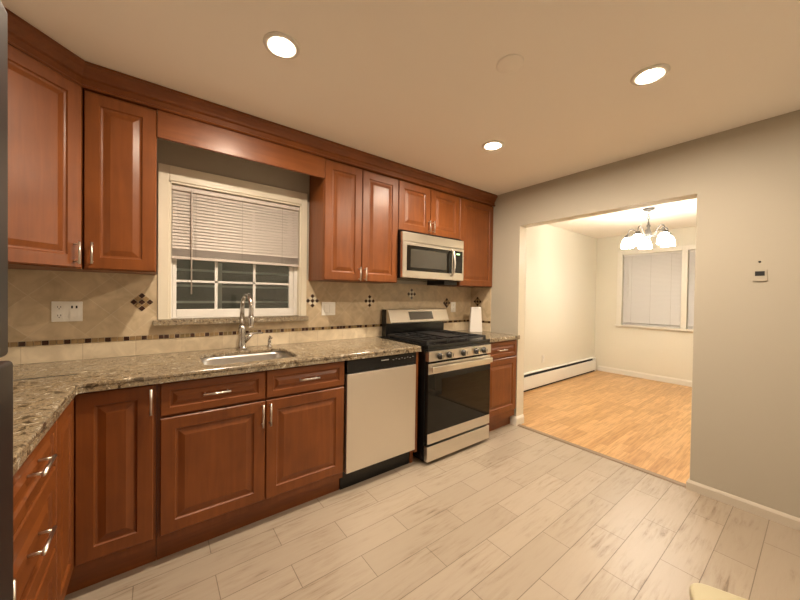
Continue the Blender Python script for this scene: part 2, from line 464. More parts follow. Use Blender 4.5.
BBP = [(0, 0.0), (0.014, 0.0), (0.014, 0.07), (0.009, 0.082), (0.005, 0.09), (0, 0.09)]
BBR = [(0, 0.0), (0.014, 0.0), (0.014, 0.05), (0.009, 0.060), (0.005, 0.066), (0, 0.066)]
struct(MB().sweep([(WT, OP1+0.0005), (-0.0005, OP1+0.0005), (-0.0005, YF+0.01)][::-1], [(-o, z) for o, z in BBR][::-1], BASEP).build('baseboard_right'))
struct(MB().sweep([(-0.0005, -0.565), (-0.0005, OP0-0.0005), (WT, OP0-0.0005)], BBP, TRIMP).build('baseboard_stub'))
struct(MB().sweep([(XD-0.0005, YD-0.07), (XD-0.0005, YDF+0.01)], BBP, TRIMP).build('baseboard_dining_back'))
struct(MB().sweep([(XD, YDF+0.0005), (WT+0.01, YDF+0.0005)], BBP, TRIMP).build('baseboard_dining_right'))

# backsplash (part of the wall it is set on) with its mosaic strip and diamond insets
def small_tile(s, cx, cz, w, h, mat, wall, rot=0.0, y=0.0):
    pts = [(-w/2, -h/2), (w/2, -h/2), (w/2, h/2), (-w/2, h/2)]
    c, q = math.cos(rot), math.sin(rot)
    P = [(cx+a*c-b*q, cz+a*q+b*c) for a, b in pts]
    if wall == 'back':
        v = [(p, -0.008, z) for p, z in P]+[(p, -0.0125, z) for p, z in P]
    else:
        v = [(-0.008, p, z) for p, z in P]+[(-0.0125, p, z) for p, z in P]
    s.add(v, [(0,3,2,1),(4,5,6,7),(0,1,5,4),(1,2,6,5),(2,3,7,6),(3,0,4,7)], mat)
SZ0, SZ1 = 1.018, 1.045
bs = MB()
Z0 = CT1+0.001
bs.box(XL+0.001, -0.001, -0.009, -0.0005, Z0, SZ0, TILE_SX)
bs.box(XL+0.001, -0.001, -0.0085, -0.0005, SZ0, SZ1, GROUT)
bs.box(XL+0.001, -2.937, -0.009, -0.0005, SZ1, ZU-0.001, TILE_BX)
bs.box(-2.937, -1.989, -0.009, -0.0005, SZ1, 1.101, TILE_BX)
bs.box(-1.989, -0.001, -0.009, -0.0005, SZ1, ZU+0.01, TILE_BX)
backsplash = bs.build('backsplash', wall_back)
ms = MB(); x = XL+0.02; i = 0
while x < -0.02:
    w = 0.024
    mat = MOS_D if i % 3 == 0 or random.random() < 0.12 else random.choice((MOS_T, MOS_O, MOS_T))
    small_tile(ms, x, (SZ0+SZ1)/2, w, 0.0235, mat, 'back'); x += w+0.0035; i += 1
ms.build('mosaic_border', backsplash)
def inset(cx, cz, wall, parent, light):
    s = MB(); p = 0.027
    for a in (-1, 0, 1):
        for b in (-1, 0, 1):
            u, w = a*p, b*p
            c = math.cos(PI/4)
            dark = (a+b) % 2 == 0
            mat = (MOS_D if dark else MOS_L) if light else (MOS_D if dark or random.random() < .2 else MOS_T)
            small_tile(s, cx+(u-w)*c, cz+(u+w)*c, 0.024, 0.024, mat, wall, PI/4)
    s.build('mosaic_inset', parent)
for cx, cz, lt in ((-3.012, 1.248, 0), (-1.936, 1.258, 1), (-1.396, 1.257, 1), (-0.904, 1.328, 1), (-0.407, 1.237, 0)):
    inset(cx, cz, 'back', backsplash, lt)
bs = MB()
bs.box(-0.009, -0.0005, -0.29, -0.01, Z0, SZ0, TILE_SY)
bs.box(-0.0085, -0.0005, -0.29, -0.01, SZ0, SZ1, GROUT)
bs.box(-0.009, -0.0005, -0.29, -0.01, SZ1, ZU-0.002, TILE_BY)
bsr = bs.build('backsplash', wall_right)
ms = MB(); y = -0.277; i = 0
while y < -0.02:
    small_tile(ms, y, (SZ0+SZ1)/2, 0.024, 0.0235, MOS_D if i % 3 == 0 else MOS_O, 'right'); y += 0.0275; i += 1
ms.build('mosaic_border', bsr)
inset(-0.11, 1.255, 'right', bsr, 0)

# kitchen window: casing, frame, sash with muntins, glass, granite sill
win = struct(thing('window_1', '', '', (-2.46, 0, 1.138)))
for k in ('label', 'category'): del win[k]
cs = MB()
OX0, OX1, OZ1 = -2.936, -1.990, 2.106
cs.box(OX0, WX0, -0.02, -0.0005, WZ0, OZ1, CREAM).box(WX1, OX1, -0.02, -0.0005, WZ0, OZ1, CREAM).box(WX0, WX1, -0.02, -0.0005, WZ1, OZ1, CREAM)
cs.build('casing', win, bevel=0.003)
fr = MB()   # jamb liner and vinyl tracks
fr.box(WX0, WX0+0.012, -0.012, 0.125, WZ0, WZ1, CREAM).box(WX1-0.012, WX1, -0.012, 0.125, WZ0, WZ1, CREAM).box(WX0, WX1, -0.012, 0.125, WZ1-0.012, WZ1, CREAM)
fr.box(WX0+0.012, WX0+0.019, 0.036, 0.115, WZ0, WZ1-0.012, VINYL).box(WX1-0.040, WX1-0.012, 0.036, 0.115, WZ0, WZ1-0.012, VINYL)
fr.box(WX0+0.019, WX1-0.040, 0.036, 0.115, WZ1-0.04, WZ1-0.012, VINYL).box(WX0+0.012, WX1-0.012, 0.036, 0.115, WZ0, WZ0+0.008, VINYL)
fr.build('window_frame', win, bevel=0.0015)
def sash(name, x0, x1, z0, z1, y0, y1, muntx, muntz, st=0.032, bot=0.05):
    s = MB()
    s.box(x0, x0+0.022, y0, y1, z0, z1, VINYL).box(x1-st, x1, y0, y1, z0, z1, VINYL)
    s.box(x0+0.022, x1-st, y0, y1, z0, z0+bot, VINYL).box(x0+0.022, x1-st, y0, y1, z1-st, z1, VINYL)
    o = s.build(name, win, bevel=0.003)
    ym = (y0+y1)/2
    g = MB()
    for mx in muntx: g.box(mx-0.009, mx+0.009, ym-0.012, ym-0.004, z0+bot, z1-st, VINYL)
    for mz in muntz: g.box(x0+0.022, x1-st, ym-0.012, ym-0.004, mz-0.007, mz+0.007, VINYL)
    g.build('muntin_grid', o)
    MB().box(x0+0.022, x1-st, ym-0.003, ym+0.003, z0+bot, z1-st, GLASS).build('pane', o)
    return o
sash('lower_sash', WX0+0.020, WX1-0.042, WZ0+0.009, 1.60, 0.042, 0.072, (-2.611, -2.364), (1.386,), bot=0.052)
sash('upper_sash', WX0+0.020, WX1-0.042, 1.565, WZ1-0.042, 0.076, 0.106, (-2.611, -2.364), (1.77,))
MB().box(-2.958, -1.985, -0.055, -0.0095, 1.104, 1.137, GRANITE).box(WX0+0.001, WX1-0.001, -0.0095, 0.13, 1.1385, 1.142, GRANITE).build('window_sill', win, bevel=0.004)

# outside the kitchen window: a neighbouring wall and a white railing
struct(MB().box(-4.6, 1.5, 1.55, 1.7, -0.1, 3.2, SIDING).build('wall_outside'))
struct(MB().box(-4.6, 1.5, 0.14, 1.55, -0.12, -0.02, SIDING).build('ground_outside'))
rl = thing('porch_railing', 'white painted porch railing seen through the window above the sink', 'railing', (-2.3, 0.55, -0.02))
for z in (1.10, 1.235, 1.365, 1.49): MB().box(-3.6, -0.9, 0.54, 0.56, z-0.009, z+0.009, RAILM).build('rail', rl)
for xx in (-3.2, -2.52, -1.4): MB().box(xx-0.02, xx+0.02, 0.561, 0.60, -0.02, 1.56, RAILM).build('post', rl)

# dining windows
def dining_window(idx, ya, yb, left):
    w = struct(thing('window_%d' % idx, '', '', (XD, (ya+yb)/2, DZ0)))
    for k in ('label', 'category'): del w[k]
    c = MB()
    c.box(XD-0.018, XD-0.0005, ya, ya+(0.075 if left else 0.035), DZ0, DZ1+0.075, TRIMP)
    c.box(XD-0.018, XD-0.0005, yb-(0.035 if left else 0.075), yb, DZ0, DZ1+0.075, TRIMP)
    c.box(XD-0.018, XD-0.0005, yb, ya, DZ1, DZ1+0.075, TRIMP)
    c.build('casing', w, bevel=0.003)
    MB().box(XD-0.04, XD-0.0005, yb-(0.035 if left else 0.09), ya+(0.09 if left else 0.035), DZ0-0.03, DZ0, TRIMP).build('window_sill', w, bevel=0.003)
    f = MB()
    a, b = yb, ya
    f.box(XD+0.06, XD+0.1, a, a+0.05, DZ0, DZ1, VINYL).box(XD+0.06, XD+0.1, b-0.05, b, DZ0, DZ1, VINYL)
    f.box(XD+0.06, XD+0.1, a+0.05, b-0.05, DZ0, DZ0+0.05, VINYL).box(XD+0.06, XD+0.1, a+0.05, b-0.05, DZ1-0.05, DZ1, VINYL)
    f.box(XD+0.06, XD+0.1, a+0.05, b-0.05, 1.44, 1.49, VINYL)
    fo = f.build('window_frame', w)
    MB().box(XD+0.078, XD+0.082, a+0.05, b-0.05, DZ0+0.05, 1.44, GLASS).build('pane', fo)
    MB().box(XD+0.078, XD+0.082, a+0.05, b-0.05, 1.49, DZ1-0.05, GLASS).build('pane', fo)
dining_window(2, D1a, D1b, True)
dining_window(3, D2a, D2b, False)

# ------------------------------------------------------------------ blinds
def slat_T(x, y, z, rz, tilt): return Matrix.Translation((x, y, z)) @ Matrix.Rotation(rz, 4, 'Z') @ Matrix.Rotation(tilt, 4, 'X')
def blind(label, cx, cy, width, ztop, zbot, rz, mat, wand, stack=0, group=None):
    """headrail, slats, bottom rail; local X along the window, -Y into the room"""
    r = thing('window_blind', label, 'blind', (cx, cy, zbot), rz, group)
    T = frame(cx, cy, 0, rz)
    h = width/2
    MB().box(-h, h, -0.014, 0.014, ztop-0.026, ztop, mat, T).build('headrail', r, bevel=0.002)
    s = MB(); z = ztop-0.038; zb = zbot+0.02+stack*0.0042
    while z > zb+0.008:
        n = 5; v = []; f = []
        for q in range(n):
            u = (q/(n-1)-0.5)*0.025; c = 0.0025*(1-(2*q/(n-1)-1)**2)
            v += [(-h+0.004, u, c), (h-0.004, u, c)]
        for q in range(n-1): f.append((2*q, 2*q+1, 2*q+3, 2*q+2))
        s.add(v, f, mat, True, T @ Matrix.Translation((0, 0, z)) @ Matrix.Rotation(math.radians(60), 4, 'X'))
        z -= 0.0205
    for k in range(stack): s.box(-h+0.004, h-0.004, -0.012, 0.012, zbot+0.021+k*0.0042, zbot+0.0225+k*0.0042, mat, T)
    s.build('slats', r)
    MB().box(-h+0.002, h-0.002, -0.013, 0.013, zbot, zbot+0.018, mat, T).build('bottom_rail', r, bevel=0.002)
    for q in (-0.34, 0.0, 0.34):
        MB().tube([(q*width, -0.0145, ztop-0.03), (q*width, -0.0145, zbot+0.01)], 0.0009, CORD, 5, T).build('ladder_cord', r)
    if wand:
        wx, wz = wand
        MB().tube([(wx, -0.024, ztop-0.015), (wx, -0.026, ztop-0.1), (wx, -0.026, wz)], 0.0042, mat, 8, T).build('tilt_wand', r)
    return r
blind('cream mini blind half raised in the window above the sink', (WX0+WX1)/2, 0.010, WX1-WX0-0.026, 1.990, 1.525, 0, BLIND, (-0.303, 1.30), stack=12)
blind('white mini blind fully closed in the left dining room window', XD+0.03, (D1a+D1b)/2, abs(D1b-D1a)-0.012, DZ1-0.004, DZ0+0.006, -PI/2, BLIND_W, (-0.31, 1.35))
blind('white mini blind in the dining window cut off by the right wall', XD+0.03, (D2a+D2b)/2, abs(D2b-D2a)-0.012, DZ1-0.004, DZ0+0.006, -PI/2, BLIND_W, (-0.31, 1.35))

# ------------------------------------------------------------------ wall cabinets
def wall_cab(label, x0, x1, z0, ndoors, pulls, split=None, plen=0.105, gap=0.003):
    r = thing('wall_cabinet', label, 'cabinet', ((x0+x1)/2, -0.15, z0))
    MB().box(x0+0.0005, x1-0.0005, YU+0.0205, -0.010, z0, 2.33, CHERRY).build('body', r, bevel=0.001)
    T = frame(x0, YU+0.02, 0, 0); w = x1-x0
    cuts = [0, w] if ndoors == 1 else [0, (split-x0) if split else w/2, w]
    for i in range(ndoors):
        a, b = cuts[i]+gap, cuts[i+1]-gap
        p = pulls[i]
        door(r, T, a, z0+0.004, b-a, ZT-z0-0.006, pull=(p[0]-x0, p[1]) if p else None, length=plen)
    return r
# diagonal corner cabinet
CX, CY = -3.2345, -0.3105
DX, DY = CX-0.305, CY-0.305
r = thing('corner_wall_cabinet', 'cherry diagonal corner wall cabinet beside the fridge with glossy raised panel door', 'cabinet', ((CX+DX)/2, (CY+DY)/2, ZU), PI/4)
bd = MB(); e = 0.0145
bd.prism([(XL+0.001, -0.010), (CX, -0.010), (CX, CY+0.0), (CX-e, CY+0.0+e*0), (DX+0.0, DY+e), (DX, DY), (XL+0.001, DY)], ZU, 2.33, CHERRY)
bd.build('body', r)
dw = 0.305*math.sqrt(2)
T = frame(DX-0.0015+0.0145*0, DY-0.0015+0.012, 0, PI/4)
T = Matrix.Translation((0.006, -0.006, 0)) @ T
door(r, T, 0.012, ZU+0.004, dw-0.034, ZT-ZU-0.006, pull=(dw-0.055, 1.490), length=0.105)
wall_cab('narrow cherry wall cabinet left of the kitchen window with one door', -3.232, -2.943, ZU, 1, [(-3.197, 1.497)])
wall_cab('cherry two door wall cabinet between the window and the microwave', -1.972, -1.3025, ZU, 2, [(-1.682, 1.475), (-1.630, 1.475)], split=-1.656)
wall_cab('short cherry two door wall cabinet directly above the microwave', -1.3015, -0.5415, 1.872, 2, [(-0.960, 1.945), (-0.908, 1.945)], split=-0.934)
wall_cab('cherry single door wall cabinet in the corner right of the microwave', -0.5405, -0.0045, ZU, 1, [None])
tag(MB().box(-2.9422, -1.9725, YU-0.0, YU+0.02, 2.152, 2.33, CHERRY_H).build('valance', bevel=0.002),
    'plain cherry valance board spanning the window between the two wall cabinets', 'valance')
# crown moulding, one continuous run
cp = [(0.0, 2.2985), (0.014, 2.2985), (0.018, 2.304), (0.014, 2.310), (0.006, 2.314), (0.006, 2.342), (0.016, 2.349), (0.020, 2.360), (0.030, 2.378), (0.044, 2.390), (0.046, 2.397), (0.041, 2.400), (0.041, ZC-0.001), (0.0, ZC-0.001)]
cr = MB().sweep([(XL+0.003, DY-0.005), (DX+0.002, DY-0.005), (CX-0.003, YU-0.0005), (-0.002, YU-0.0005)], cp, CHERRY_H).build('crown_molding')
tag(cr, 'stepped cherry crown moulding running along the cabinet tops under the ceiling', 'moulding')

# ------------------------------------------------------------------ base cabinets
TK = 0.105
def carcass(s, x0, x1, yfront=-0.609, ytoe=-0.562):
    s.box(x0, x1, yfront, -0.010, TK, CT0-0.001, CHERRY)
    s.box(x0, x1, ytoe, -0.010, 0.0005, TK, CHERRY_H)
# sink base (open top box so the basin hangs inside)
SX0, SX1 = -2.939, -1.9595
r = thing('base_cabinet', 'wide cherry sink base cabinet with two false drawers over two doors', 'cabinet', ((SX0+SX1)/2, -0.3, 0))
b = MB()
b.box(SX0, SX0+0.018, -0.609, -0.010, TK, CT0-0.001, CHERRY).box(SX1-0.018, SX1, -0.609, -0.010, TK, CT0-0.001, CHERRY)
b.box(SX0+0.018, SX1-0.018, -0.609, -0.591, TK, CT0-0.001, CHERRY).box(SX0+0.018, SX1-0.018, -0.591, -0.010, TK, TK+0.018, CHERRY)
b.box(SX0, SX1, -0.562, -0.545, 0.0005, TK, CHERRY_H)
b.build('body', r)
T = frame(SX0, -0.610, 0, 0)
mid = -2.4515
for a, c, px, dpx in ((SX0+0.012, mid-0.003, -2.695, -2.472), (mid+0.003, SX1-0.004, -2.208, -2.431)):
    door(r, T, a-SX0, 0.722, c-a, 0.155, 'drawer_front', (px-SX0, 0.803), False, 0.125)
    door(r, T, a-SX0, 0.150, c-a, 0.560, 'door', (dpx-SX0, 0.635), True, 0.125)
# corner base with folding L door
r = thing('corner_base_cabinet', 'cherry corner base cabinet with a folding door turning the inside corner', 'cabinet', (-3.3, -0.5, 0))
b = MB()
b.prism([(XL+0.001, -0.010), (-2.9405, -0.010), (-2.9405, -0.609), (-3.236, -0.609), (-3.236, -0.929), (XL+0.001, -0.929)], TK, CT0-0.001, CHERRY)
b.prism([(XL+0.001, -0.010), (-2.9405, -0.010), (-2.9405, -0.562), (-3.246, -0.562), (-3.283, -0.6), (-3.283, -0.929), (XL+0.001, -0.929)], 0.0005, TK, CHERRY_H)
b.build('body', r)
T = frame(-3.214, -0.610, 0, 0)
door(r, T, 0.0, 0.150, 0.262, 0.727, 'door', (0.252, 0.805), True, 0.118)
T2 = frame(-3.235, -0.925, 0, PI/2)
door(r, T2, 0.0, 0.150, 0.292, 0.727, 'door')
# drawer base on the left run
r = thing('base_cabinet', 'cherry three drawer base cabinet on the left wall before the fridge', 'cabinet', (-3.5, -1.19, 0), PI/2)
b = MB(); b.box(XL+0.001, -3.236, -1.449, -0.931, TK, CT0-0.001, CHERRY).box(XL+0.001, -3.283, -1.449, -0.931, 0.0005, TK, CHERRY_H); b.build('body', r)
T = frame(-3.235, -1.446, 0, PI/2)
for z0, z1, hz in ((0.722, 0.877, 0.815), (0.440, 0.712, 0.600), (0.150, 0.430, 0.300)):
    d = door(r, T, 0.0, z0, 0.512, z1-z0, 'drawer_front', (0.256, hz), False, 0.125)
r = thing('base_cabinet', 'narrow cherry base cabinet tight against the fridge side', 'cabinet', (-3.5, -1.6, 0), PI/2)
b = MB(); b.box(XL+0.001, -3.236, -1.752, -1.451, TK, CT0-0.001, CHERRY).box(XL+0.001, -3.283, -1.752, -1.451, 0.0005, TK, CHERRY_H); b.build('body', r)
T = frame(-3.235, -1.749, 0, PI/2)
door(r, T, 0, 0.722, 0.295, 0.155, 'drawer_front', (0.148, 0.80), False, 0.1)
door(r, T, 0, 0.150, 0.295, 0.560, 'door', (0.26, 0.635), True, 0.125)
# right end base
RX0, RX1 = -0.518, -0.0165
r = thing('base_cabinet', 'cherry base cabinet with one drawer and door right of the range', 'cabinet', ((RX0+RX1)/2, -0.3, 0))
b = MB(); carcass(b, RX0, RX1); b.build('body', r)
T = frame(RX0, -0.610, 0, 0)
door(r, T, 0.004, 0.722, RX1-RX0-0.008, 0.155, 'drawer_front', (0.235, 0.800), False, 0.125)
door(r, T, 0.004, 0.175, RX1-RX0-0.008, 0.537, 'door')
# wood panel closing the dishwasher bay
tag(MB().box(-1.357, -1.331, -0.625, -0.010, 0.105, CT0-0.001, CHERRY).box(-1.357, -1.331, -0.575, -0.010, 0.0005, 0.105, CHERRY).build('end_panel', bevel=0.001),
    'slim cherry end panel standing between the dishwasher and the range', 'panel')

# ------------------------------------------------------------------ worktops
def rrect(x0, x1, y0, y1, rad, n=6):
    P = []
    for cx, cy, a0 in ((x1-rad, y1-rad, 0), (x0+rad, y1-rad, PI/2), (x0+rad, y0+rad, PI), (x1-rad, y0+rad, 1.5*PI)):
        for k in range(n+1):
            a = a0+PI/2*k/n; P.append((cx+rad*math.cos(a), cy+rad*math.sin(a)))
    return P
def slab(name, outline, hole, z0, z1, mat, parent, bevel=0.006):
    bm = bmesh.new()
    def loop(P):
        vs = [bm.verts.new((x, y, z0)) for x, y in P]
        return [bm.edges.new((vs[i], vs[(i+1) % len(vs)])) for i in range(len(vs))]
    ed = loop(outline)+(loop(hole) if hole else [])
    bmesh.ops.triangle_fill(bm, use_beauty=True, use_dissolve=False, edges=ed)
    g = bmesh.ops.extrude_face_region(bm, geom=list(bm.faces))
    bmesh.ops.translate(bm, verts=[e for e in g['geom'] if isinstance(e, bmesh.types.BMVert)], vec=(0, 0, z1-z0))
    bmesh.ops.recalc_face_normals(bm, faces=bm.faces)
    bm.transform(root_inv(parent))
    me = bpy.data.meshes.new(name); bm.to_mesh(me); bm.free(); me.materials.append(mat)
    o = bpy.data.objects.new(name, me); COL.objects.link(o)
    if parent: o.parent = parent
    if bevel:
        md = o.modifiers.new('bevel', 'BEVEL'); md.width = bevel; md.segments = 3; md.limit_method = 'ANGLE'; md.angle_limit = math.radians(40)
    return o
SK = (-2.735, -2.232, -0.560, -0.180)
r = thing('worktop', 'long speckled granite worktop turning the corner from fridge to range', 'worktop', (-3.0, -0.4, CT0))
slab('slab', [(XL+0.001, -0.0005), (-1.326, -0.0005), (-1.326, -0.654), (-3.185, -0.654), (-3.200, -0.660), (-3.203, -0.675), (-3.203, -1.756), (XL+0.001, -1.756)],
     rrect(*SK, 0.07), CTS, CT1, GRANITE, r)
slab('built_up_edge', [(-1.326, -0.654), (-1.326, -0.600), (-3.249, -0.600), (-3.249, -1.756), (-3.203, -1.756), (-3.203, -0.675), (-3.200, -0.660), (-3.185, -0.654)], None, CT0, CTS, GRANITE, r, 0)
MB().box(XL+0.01, -1.34, -0.597, -0.585, CT0, CTS-0.0005, GROOVE).box(XL+0.01, -1.34, -0.05, -0.01, CT0, CTS-0.0005, GROOVE).build('plywood_underlay', r)
MB().box(-3.84, -3.232, -0.440, -0.429, CT1-0.002, CT1+0.0008, SLOT).build('slab_seam', r)
tag(slab('worktop', [(-0.523, -0.0005), (-0.0005, -0.0005), (-0.0005, -0.654), (-0.523, -0.654)], None, CT0, CT1, GRANITE, None),
    'short granite worktop right of the range', 'worktop')

# sink basin hung below the worktop
sk = MB(); n = 6
rings = []
for ins, z, rad in ((-0.012, CTS-0.0015, 0.08), (0.004, CTS-0.0015, 0.07), (0.008, CTS-0.02, 0.07), (0.016, CT0-0.17, 0.06), (0.05, CT0-0.195, 0.05), (0.16, CT0-0.20, 0.02),
                    (0.046, CT0-0.203, 0.05), (0.010, CT0-0.175, 0.06), (-0.002, CTS-0.02, 0.07), (-0.012, CTS-0.004, 0.08)):
    rings.append([(x, y, z) for x, y in rrect(SK[0]+ins, SK[1]-ins, SK[2]+ins, SK[3]-ins, rad)])
m = len(rings[0]); v = [p for q in rings for p in q]; f = []
for i in range(len(rings)):
    i2 = (i+1) % len(rings)
    if i == 5: continue
    for j in range(m): f.append((i*m+j, i*m+(j+1) % m, i2*m+(j+1) % m, i2*m+j))
f.append([5*m+j for j in range(m)]); f.append([6*m+j for j in range(m)][::-1])
r = thing('sink', 'stainless undermount sink set into the granite below the window', 'sink', (-2.46, -0.35, CT0-0.21))
sk.add(v, f, SINK_STEEL, True); sk.build('basin', r)
MB().lathe([(0.0, 0.0), (0.045, 0.0), (0.045, 0.004), (0.034, 0.005), (0.030, 0.002), (0, 0.002)], CHROME, (-2.46, -0.35, CT0-0.1995)).build('drain', r)

# faucet
FX, FY = -2.470, -0.085
r = thing('faucet', 'tall brushed nickel gooseneck faucet behind the sink', 'faucet', (FX, FY, CT1))
MB().lathe([(0.0, 0), (0.033, 0), (0.033, 0.006), (0.029, 0.012), (0.024, 0.03), (0.022, 0.08), (0.024, 0.11), (0.024, 0.14), (0.018, 0.165), (0.0, 0.17)], CHROME, (FX, FY, CT1)).build('body', r)
pts = [(FX, FY, CT1+0.16), (FX, FY, CT1+0.27)]
for k in range(13):
    a = PI*k/12; pts.append((FX+0.02*(1-math.cos(a))/2, FY-0.085*(1-math.cos(a)), CT1+0.29+0.085*math.sin(a)))
pts += [(FX+0.02, FY-0.170, CT1+0.25), (FX+0.02, FY-0.171, CT1+0.20)]
MB().tube(pts, [0.0150]*len(pts), CHROME, 14).build('spout', r)
MB().lathe([(0.0, 0), (0.018, 0), (0.020, 0.01), (0.019, 0.06), (0.015, 0.075), (0, 0.075)], CHROME, (FX+0.02, FY-0.171, CT1+0.165)).build('spray_head', r)
MB().tube([(FX+0.012, FY, CT1+0.045), (FX+0.04, FY-0.003, CT1+0.075), (FX+0.062, FY-0.006, CT1+0.098)], [0.015, 0.014, 0.011], CHROME, 12).tube([(FX+0.005, FY-0.006, CT1+0.103), (FX+0.062, FY-0.006, CT1+0.104), (FX+0.135, FY-0.012, CT1+0.106)], [0.006, 0.008, 0.006], CHROME, 10).build('lever', r)
# soap dispenser
r = thing('soap_dispenser', 'small brushed nickel soap dispenser pump on the worktop right of faucet', 'dispenser', (-2.285, -0.075, CT1))
MB().lathe([(0, 0), (0.020, 0), (0.020, 0.005), (0.013, 0.010), (0.011, 0.04), (0.013, 0.05), (0, 0.052)], CHROME, (-2.285, -0.075, CT1)).build('collar', r)
MB().tube([(-2.285, -0.075, CT1+0.05), (-2.285, -0.075, CT1+0.068), (-2.285, -0.085, CT1+0.075), (-2.285, -0.125, CT1+0.068)], 0.007, CHROME, 10).build('pump_spout', r)

# ------------------------------------------------------------------ dishwasher
DX0, DX1 = -1.955, -1.361
r = thing('dishwasher', 'stainless dishwasher with black control strip under the worktop left of the range', 'dishwasher', ((DX0+DX1)/2, -0.3, 0))
MB().box(DX0, DX1, -0.600, -0.02, 0.11, CT0-0.003, BLACK).build('body', r)
MB().box(DX0+0.006, DX1-0.002, -0.640, -0.601, 0.135, 0.790, STEEL_V).build('door', r, bevel=0.004)
cpn = MB().box(DX0+0.004, DX1-0.002, -0.640, -0.601, 0.796, CT0-0.006, BLACK).build('control_panel', r, bevel=0.004)
MB().box(-1.685, -1.62, -0.6412, -0.640, 0.850, 0.857, GREYTXT).build('badge', cpn)
bt = MB()
for k in range(8): bt.box(-1.585+k*0.026, -1.585+k*0.026+0.012, -0.6412, -0.640, 0.846+0.006*(k % 2), 0.849+0.006*(k % 2), GREYTXT)
bt.build('button_legends', cpn)
MB().box(DX0, DX1, -0.57, -0.55, 0.0005, 0.109, BLACK).build('toe_kick', r)

# ------------------------------------------------------------------ range
GX0, GX1 = -1.288, -0.531
r = thing('gas_range', 'stainless and black freestanding gas range between dishwasher and end cabinet', 'range', ((GX0+GX1)/2, -0.35, 0))
MB().box(GX0, GX1, -0.655, -0.03, 0.03, 0.905, BLACK).box(GX0+0.03, GX1-0.03, -0.62, -0.06, 0.0005, 0.03, BLACK).build('body', r, bevel=0.002)
ck = MB(); ck.box(GX0, GX1, -0.690, -0.03, 0.906, 0.930, BLACK).box(GX0, GX1, -0.690, -0.656, 0.884, 0.906, BLACK)
ck.build('cooktop', r, bevel=0.006)
burn = [(-1.13, -0.50), (-1.13, -0.20), (-0.695, -0.50), (-0.695, -0.20), (-0.912, -0.35)]
for bx_, by_ in burn:
    MB().lathe([(0, 0), (0.045, 0), (0.045, 0.008), (0.036, 0.012), (0.036, 0.018), (0.0, 0.02)], BLACK_MATT, (bx_, by_, 0.9305), 20).build('burner', r)
def grate(x0, x1, y0, y1, nx):
    s = MB(); z = 0.962; h = 0.007
    for yy in (y0, y1): s.box(x0, x1, yy-h, yy+h, z-0.018, z, BLACK_MATT)
    for xx in (x0, x1): s.box(xx-h, xx+h, y0, y1, z-0.018, z, BLACK_MATT)
    for k in range(1, nx+1):
        xx = x0+(x1-x0)*k/(nx+1); s.box(xx-0.005, xx+0.005, y0, y1, z-0.012, z, BLACK_MATT)
    for yy in ((y0*0.75+y1*0.25), (y0+y1)/2, (y0*0.25+y1*0.75)): s.box(x0, x1, yy-0.005, yy+0.005, z-0.012, z, BLACK_MATT)
    for xx in (x0, x1):
        for yy in (y0, y1): s.box(xx-0.009, xx+0.009, yy-0.009, yy+0.009, 0.9305, z, BLACK_MATT)
    return s.build('grate', r, bevel=0.003)
grate(-1.265, -1.045, -0.645, -0.135, 2)
grate(-0.780, -0.560, -0.645, -0.135, 2)
grate(-1.025, -0.800, -0.645, -0.135, 1)
MB().box(-1.005, -0.82, -0.60, -0.18, 0.9625, 0.972, BLACK_MATT).build('griddle_plate', r, bevel=0.004)
cpn = MB().box(GX0+0.002, GX1-0.002, -0.700, -0.656, 0.806, 0.883, STEEL).build('control_panel', r, bevel=0.003)
for kx in (-1.175, -1.070, -0.905, -0.740, -0.640):
    RT = Matrix.Translation((kx, -0.7005, 0.842)) @ Matrix.Rotation(PI/2, 4, 'X')
    k = MB().lathe([(0, 0), (0.027, 0), (0.027, 0.006), (0.023, 0.010), (0.021, 0.030), (0.0, 0.031)], KNOB_M, T=RT, seg=24)
    k.box(-0.005, 0.005, -0.021, 0.021, 0.028, 0.036, STEEL, T=RT)
    k.build('knob', r)
dr = MB().box(GX0+0.002, GX1-0.002, -0.690, -0.656, 0.166, 0.790, BLACK).build('oven_door', r, bevel=0.003)
MB().box(GX0+0.002, GX1-0.002, -0.6935, -0.6905, 0.250, 0.706, BLACK_GLASS).build('door_glass', dr)
MB().box(GX0+0.002, GX1-0.002, -0.6945, -0.6905, 0.168, 0.249, STEEL).build('lower_rail', dr, bevel=0.002)
MB().box(GX0+0.002, GX1-0.002, -0.6945, -0.6905, 0.707, 0.789, STEEL).build('upper_rail', dr, bevel=0.002)
hb = MB().box(GX0+0.012, GX1-0.016, -0.733, -0.716, 0.728, 0.772, STEEL)
hb.box(GX0+0.035, GX0+0.06, -0.716, -0.695, 0.736, 0.762, STEEL).box(GX1-0.06, GX1-0.035, -0.716, -0.695, 0.736, 0.762, STEEL)
hb.build('handle', dr, bevel=0.006)
MB().box(GX0+0.002, GX1-0.002, -0.6945, -0.656, 0.032, 0.150, STEEL).build('storage_drawer', r, bevel=0.004)
bg = MB()
bg.box(GX0+0.016, GX1-0.004, -0.10, -0.03, 0.931, 1.18, BLACK)
bgo = bg.build('backguard', r, bevel=0.003)
s = MB(); YP = lambda z: -0.165+(z-1.055)*0.33
s.prism([(-0.0995, 1.055), (-0.168, 1.055), (-0.172, 1.066), (-0.130, 1.178), (-0.120, 1.184), (-0.0995, 1.184)], 0, 1, STEEL,
        T=Matrix(((0,0,GX1-GX0-0.020,GX0+0.018),(1,0,0,0),(0,1,0,0),(0,0,0,1))))
fas = s.build('control_fascia', bgo, bevel=0.002)
zt0, zt1 = 1.085, 1.160
def fy(z): return -0.172+(z-1.066)*(0.042/0.112)-0.0015
